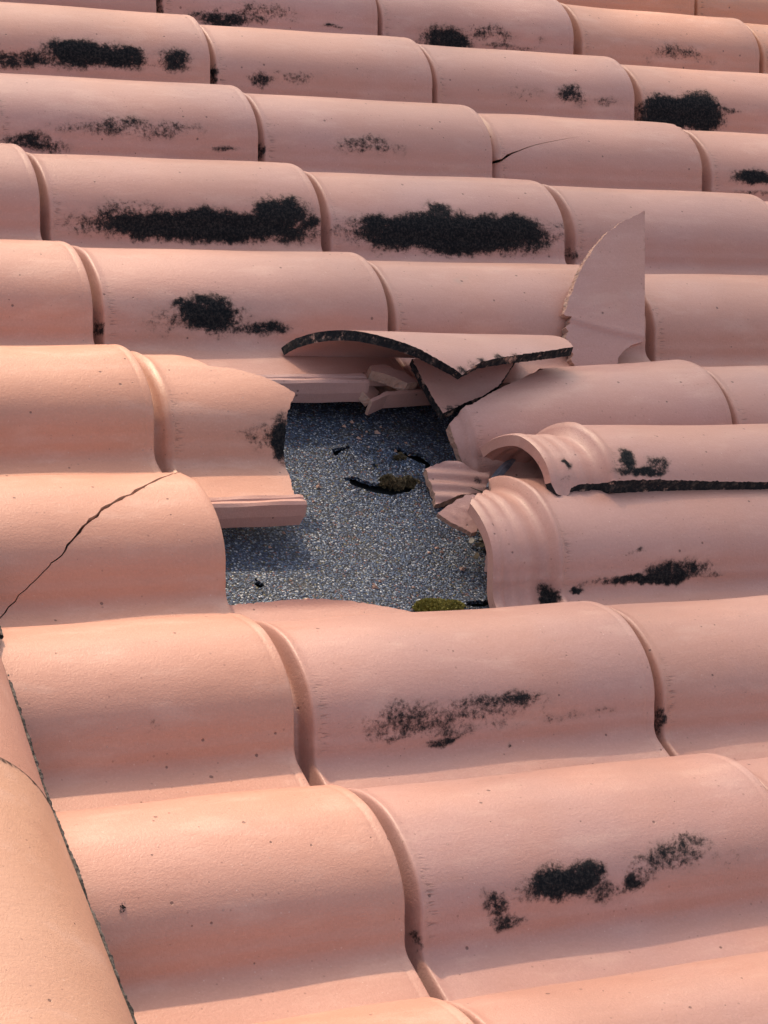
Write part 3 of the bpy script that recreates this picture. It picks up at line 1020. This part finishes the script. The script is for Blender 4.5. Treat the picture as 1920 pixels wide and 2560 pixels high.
# ribbed shard and bumpy shard by the open heads
plane_shard('tile_fragment', [(-0.071, 0.013), (-0.0487, 0.0164), (-0.0328, 0.0163), (-0.028, 0.0102), (-0.0209, 0.0044), (-0.0094, -0.0007), (0.0, 0.0),
            (-0.0078, -0.0113), (-0.0165, -0.0255), (-0.0425, -0.027), (-0.0744, -0.0332), (-0.0711, -0.0186), (-0.0713, -0.0004)],
            (0.3912, -1.2888, -0.060), (-0.1517, -0.3034, 0.9407), (0.9884, -0.0466, 0.1444), 'small ribbed tile shard lying on the felt below the lifted tile',
            lambda a, b: 0.0016 * np.sin((b + 0.25 * a) * 420) - 2.0 * (a + 0.035) ** 2, 0.010, seed=7, blobs=[(-0.020, -0.012, 0.007, 0.006, 0.8)])
bump_pts = [(-0.012 + 0.007 * (i % 4) + 0.002 * math.sin(i * 3), -0.006 + 0.006 * (i // 4) + 0.002 * math.cos(i * 2)) for i in range(12)]


def bumps(a, b):
    h = 0 * a
    for x, y in bump_pts:
        h = h + 0.0016 * np.exp(-(((a - x) ** 2 + (b - y) ** 2) / 0.0016 ** 2))
    return h


plane_shard('tile_fragment', [(-0.0294, 0.0073), (-0.0099, 0.0158), (0.0056, 0.0219), (0.0154, 0.0188), (0.0221, 0.0052), (0.0153, -0.006), (0.0033, -0.0214), (-0.0028, -0.0223),
            (-0.0092, -0.0144), (-0.0206, -0.0038)], (0.3077, -1.3881, -0.045), (-0.3103, -0.362, 0.879), (0.9507, -0.1181, 0.2869),
            'small pimpled triangular tile shard poking from under the ribbed tile head', bumps, 0.008, seed=8)
plane_shard('tile_fragment', [(-0.012, 0.014), (0.010, 0.012), (0.012, -0.016), (-0.002, -0.026), (-0.010, -0.010)], (0.338, -1.418, -0.070), (-0.75, -0.35, 0.55), (0.2, -0.9, 0.2),
            'little smooth tile chip wedged inside the lower ribbed head', None, 0.007, seed=9)

# broken rim pieces in the pocket under the arched piece
plane_shard('tile_fragment', [(-0.0212, 0.0012), (0.0562, 0.0091), (0.0537, 0.0034), (0.0051, -0.0015), (-0.0201, -0.0043), (-0.0438, -0.0164), (-0.045, -0.0125)],
            (0.3452, -1.1518, -0.052), (0, -0.1203, 0.9927), (1, 0, 0), 'broken channel rim piece under the arched piece with its clean flat face forward',
            None, 0.019, seed=10, clean={1, 2, 3, 4})
plane_shard('tile_fragment', [(-0.023, 0.0149), (-0.0024, 0.0197), (0.0062, 0.012), (0.0164, 0.0083), (0.0295, -0.0068), (0.0129, -0.0112), (-0.0007, -0.0016), (-0.0125, 0.0035), (-0.0247, 0.0063)],
            (0.3367, -1.1373, -0.040), (0.0504, -0.1511, 0.9872), (0.9987, 0.0076, -0.0498), 'small block shaped tile chip in the pocket under the arched piece',
            None, 0.013, seed=11, amp=0.0002)
plane_shard('tile_fragment', [(-0.0132, 0.0128), (0.0076, 0.0301), (0.0202, 0.0268), (0.0266, 0.0205), (0.0003, -0.004), (-0.0066, 0.0026)],
            (0.308, -1.1513, -0.060), (0.4501, -0.2001, 0.8703), (0.893, 0.1008, -0.4387), 'angled tile chip closing the left end of the pocket',
            None, 0.010, seed=12, amp=0.0002)


# ------------------------------------------------------------------ moss, twigs, feather
def tuft(name, n, rx, ry, h, blade, loc, mat, label, seed, cat='moss'):
    r = np.random.default_rng(seed)
    verts, faces = [], []
    for i in range(n):
        a, q = r.uniform(0, 2 * math.pi), math.sqrt(r.uniform())
        lump = 0.55 + 0.45 * math.sin(a * 3 + seed) * q
        x, y = rx * q * math.cos(a), ry * q * math.sin(a)
        z = h * lump * math.sqrt(max(0.03, 1 - q * q)) * r.uniform(0.45, 1.0)
        d = Vector((x / rx, y / ry, 0.8)).normalized() + Vector(r.normal(0, 0.55, 3))
        s = Vector(r.normal(0, 1, 3)).cross(d).normalized() * blade * 0.32
        p = Vector((x, y, z))
        e = p + d.normalized() * blade
        b = len(verts)
        verts += [p - s, p + s, e + s * 0.4, e - s * 0.4]
        faces.append((b, b + 1, b + 2, b + 3))
    me = bpy.data.meshes.new(name)
    me.from_pydata([tuple(v) for v in verts], [], faces)
    me.materials.append(mat)
    return link(name, me, None, Vector(loc), None, label, cat)


tuft('moss_clump', 2600, 0.027, 0.012, 0.008, 0.0035, (0.246, -1.480, DECK_W), M_MOSS, 'yellow green moss clump on the felt at the lower edge of the hole', 1)
tuft('moss_clump', 1800, 0.014, 0.0085, 0.012, 0.0035, (0.290, -1.269, DECK_W), M_MOSS_BROWN, 'larger brown moss lump growing from the tear in the felt', 2)
tuft('moss_clump', 1200, 0.010, 0.008, 0.009, 0.003, (0.312, -1.268, DECK_W), M_MOSS_BROWN, 'smaller brown moss lump right of the torn felt', 3)
tuft('moss_clump', 700, 0.008, 0.006, 0.006, 0.003, (0.3215, -1.222, DECK_W), M_MOSS_BROWN, 'tiny brown moss speck beside the upper right tear', 4)
tuft('moss_clump', 900, 0.0065, 0.009, 0.007, 0.003, (-0.250, -1.905, -0.012), M_MOSS_BLACK, 'small round black moss ball beside the ridge tile edge', 5)
tuft('moss_clump', 2600, 0.008, 0.055, 0.006, 0.004, (-0.274, -2.035, -0.045), M_MOSS_BLACK, 'long strip of black moss in the valley against the ridge tile', 6)


def litter():
    r = np.random.default_rng(21)
    verts, faces, mi = [], [], []
    for i in range(170):
        c = Vector((0.352 + r.normal(0, 0.010), -1.375 + r.normal(0, 0.022), DECK_W + 0.004 + abs(r.normal(0, 0.014))))
        d = Vector(r.normal(0, 1, 3)).normalized()
        s = d.orthogonal().normalized()
        ln, wd = (r.uniform(0.010, 0.028), 0.0008) if i % 3 else (r.uniform(0.006, 0.014), 0.0035)
        s2 = d.cross(s)
        b = len(verts)
        bend = s2 * ln * 0.2
        for k in (-0.5, 0.0, 0.5):
            w = wd * (1.0 if k == 0 else 0.4)
            q = c + d * ln * k + bend * (0.25 - k * k) * 2
            verts += [q - s * w, q + s * w, q + s2 * w]
        for k in (0, 1):
            for j in range(3):
                a0, a1 = b + k * 3 + j, b + k * 3 + (j + 1) % 3
                faces.append((a0, a1, a1 + 3, a0 + 3))
                mi.append(i % 2)
    me = bpy.data.meshes.new('leaf_litter')
    me.from_pydata([tuple(v) for v in verts], [], faces)
    me.materials.append(M_STRAW)
    me.materials.append(M_LEAF)
    me.polygons.foreach_set('material_index', mi)
    link('leaf_litter', me, None, Vector((0, 0, 0)), None, 'dry twigs and leaf bits packed under the lower ribbed tile head', 'litter', kind='stuff')


litter()


def crumbs():
    r = np.random.default_rng(77)
    verts, faces = [], []
    spots = [(0.14, -1.30), (0.34, -1.20), (0.30, -1.18), (0.33, -1.33), (0.30, -1.40), (0.12, -1.36), (0.22, -1.46), (0.36, -1.26)]
    for i in range(80):
        c = spots[r.integers(len(spots))]
        x, y, s = c[0] + r.normal(0, 0.022), c[1] + r.normal(0, 0.022), r.gamma(2.0, 0.0005) + 0.0005
        b = len(verts)
        for dx, dy, dz in ((-1, -0.6, 0), (1, -0.8, 0), (0.7, 1, 0), (-0.8, 0.9, 0), (0.1, 0.0, 1.2)):
            verts.append((x + s * (dx + r.normal(0, 0.3)), y + s * (dy + r.normal(0, 0.3)), DECK_W + 0.001 + s * dz))
        faces += [(b, b + 1, b + 4), (b + 1, b + 2, b + 4), (b + 2, b + 3, b + 4), (b + 3, b, b + 4)]
    me = bpy.data.meshes.new('clay_crumbs')
    me.from_pydata(verts, [], faces)
    me.materials.append(M_BREAK)
    link('clay_crumbs', me, None, Vector((0, 0, 0)), None, 'small terracotta crumbs and grit scattered on the grey felt', 'rubble', kind='stuff')


crumbs()


def feather():
    a, b = Vector((0.372, -1.318, -0.062)), Vector((0.422, -1.283, -0.044))
    d = (b - a).normalized()
    s = d.cross(Vector((0, 0, 1))).normalized()
    up = s.cross(d)
    verts, faces = [], []
    n = 16
    for i in range(n):
        k = i / (n - 1)
        w = 0.0045 * math.sin(math.pi * min(1, 0.12 + k * 0.85)) + 0.0004
        c = a + (b - a) * k + up * 0.004 * math.sin(k * math.pi)
        verts += [c - s * w - up * 0.001, c + up * 0.0006, c + s * w - up * 0.001, c - up * 0.0006]
    for i in range(n - 1):
        for j in range(4):
            p, q = i * 4 + j, i * 4 + (j + 1) % 4
            faces.append((p, q, q + 4, p + 4))
    me = bpy.data.meshes.new('feather')
    me.from_pydata([tuple(v) for v in verts], [], faces)
    me.materials.append(M_FEATHER)
    link('feather', me, None, Vector((0, 0, 0)), None, 'slim grey feather sticking out under the lifted tile head', 'feather')


feather()


# ------------------------------------------------------------------ unseen tree added beyond the roof, crown shaped to shade it
LIT = [np.array([(-0.6, -0.92), (0.08, -0.91), (0.24, -0.94), (0.22, -1.19), (0.19, -1.36), (0.11, -1.55), (0.05, -1.64), (0.01, -1.82), (-0.0, -1.97), (0.0, -2.4), (-0.9, -2.4)]),
       np.array([(1.35, 0.48), (1.04, -0.19), (1.5, -0.23), (2.39, 0.8)])]


def unseen_shade_tree():
    r = np.random.default_rng(33)
    inv = ROOF.to_3x3()
    ts = np.array(to_sun)
    root = bpy.data.objects.new('unseen_shade_tree', None)
    COL.objects.link(root)
    pts = []
    while len(pts) < 8200:
        x, y = r.uniform(-0.9, 2.5), r.uniform(-2.5, 1.1)
        if len(pts) % 6 == 0:                       # denser leaves added to dim the sun right of the hole
            x, y = r.normal(0.75, 0.35), r.normal(-1.15, 0.28)
        jit = r.normal(0, 0.045, 2)
        p = np.array([[x + jit[0], y + jit[1]]])
        if any(in_poly(p, L)[0] for L in LIT):
            continue
        w = np.array(inv @ Vector((x, y, 0.0)))
        h = 8.5 + 2.2 * r.beta(2, 2) + 0.25 * math.sin(x * 5) * math.cos(y * 4)
        pts.append(w + ts * h)
    pts = np.array(pts)
    verts, faces = [], []
    for p in pts:
        d = Vector(r.normal(0, 1, 3)).normalized()
        s = d.orthogonal().normalized()
        ln, wd = r.uniform(0.035, 0.055), r.uniform(0.018, 0.028)
        c = Vector(p)
        b = len(verts)
        verts += [c - d * ln, c + s * wd, c + d * ln, c - s * wd]
        faces.append((b, b + 1, b + 2, b + 3))
    me = bpy.data.meshes.new('crown')
    me.from_pydata([tuple(v) for v in verts], [], faces)
    me.materials.append(plain('tree_leaf', (0.035, 0.06, 0.018), 0.6, (0.07, 0.11, 0.03), 3.0))
    c = pts.mean(0)
    base = Vector((c[0] + 0.4, c[1] + 1.0, -4.5))
    root.location = base
    link('crown', me, root, -base)
    # trunk with limbs reaching into the crown
    verts, faces = [], []

    def limb(a, b, ra, rb, k=8, n=7):
        a, b = Vector(a), Vector(b)
        s = (b - a).orthogonal().normalized()
        t = (b - a).cross(s).normalized()
        o = len(verts)
        for i in range(n):
            f = i / (n - 1)
            m = a + (b - a) * f + s * 0.12 * math.sin(f * 3.1) * (b - a).length * 0.25
            for j in range(k):
                q = 2 * math.pi * j / k
                verts.append(tuple(m + (s * math.cos(q) + t * math.sin(q)) * (ra + (rb - ra) * f)))
        for i in range(n - 1):
            for j in range(k):
                faces.append((o + i * k + j, o + i * k + (j + 1) % k, o + (i + 1) * k + (j + 1) % k, o + (i + 1) * k + j))

    fork = Vector((c[0] + 0.3, c[1] + 0.7, c[2] - 1.6))
    limb(base, fork, 0.20, 0.13)
    for i in range(14):
        limb(fork, pts[r.integers(len(pts))], 0.07, 0.012, 6, 6)
    me = bpy.data.meshes.new('trunk')
    me.from_pydata(verts, [], faces)
    me.materials.append(plain('bark', (0.07, 0.055, 0.04), 0.9, (0.14, 0.11, 0.08), 14.0, 0.01))
    link('trunk', me, root, -base)
    root['label'] = 'unseen leafy tree added beyond the roof, its crown shaped to dapple the tiles with shade'
    root['category'] = 'tree'


unseen_shade_tree()
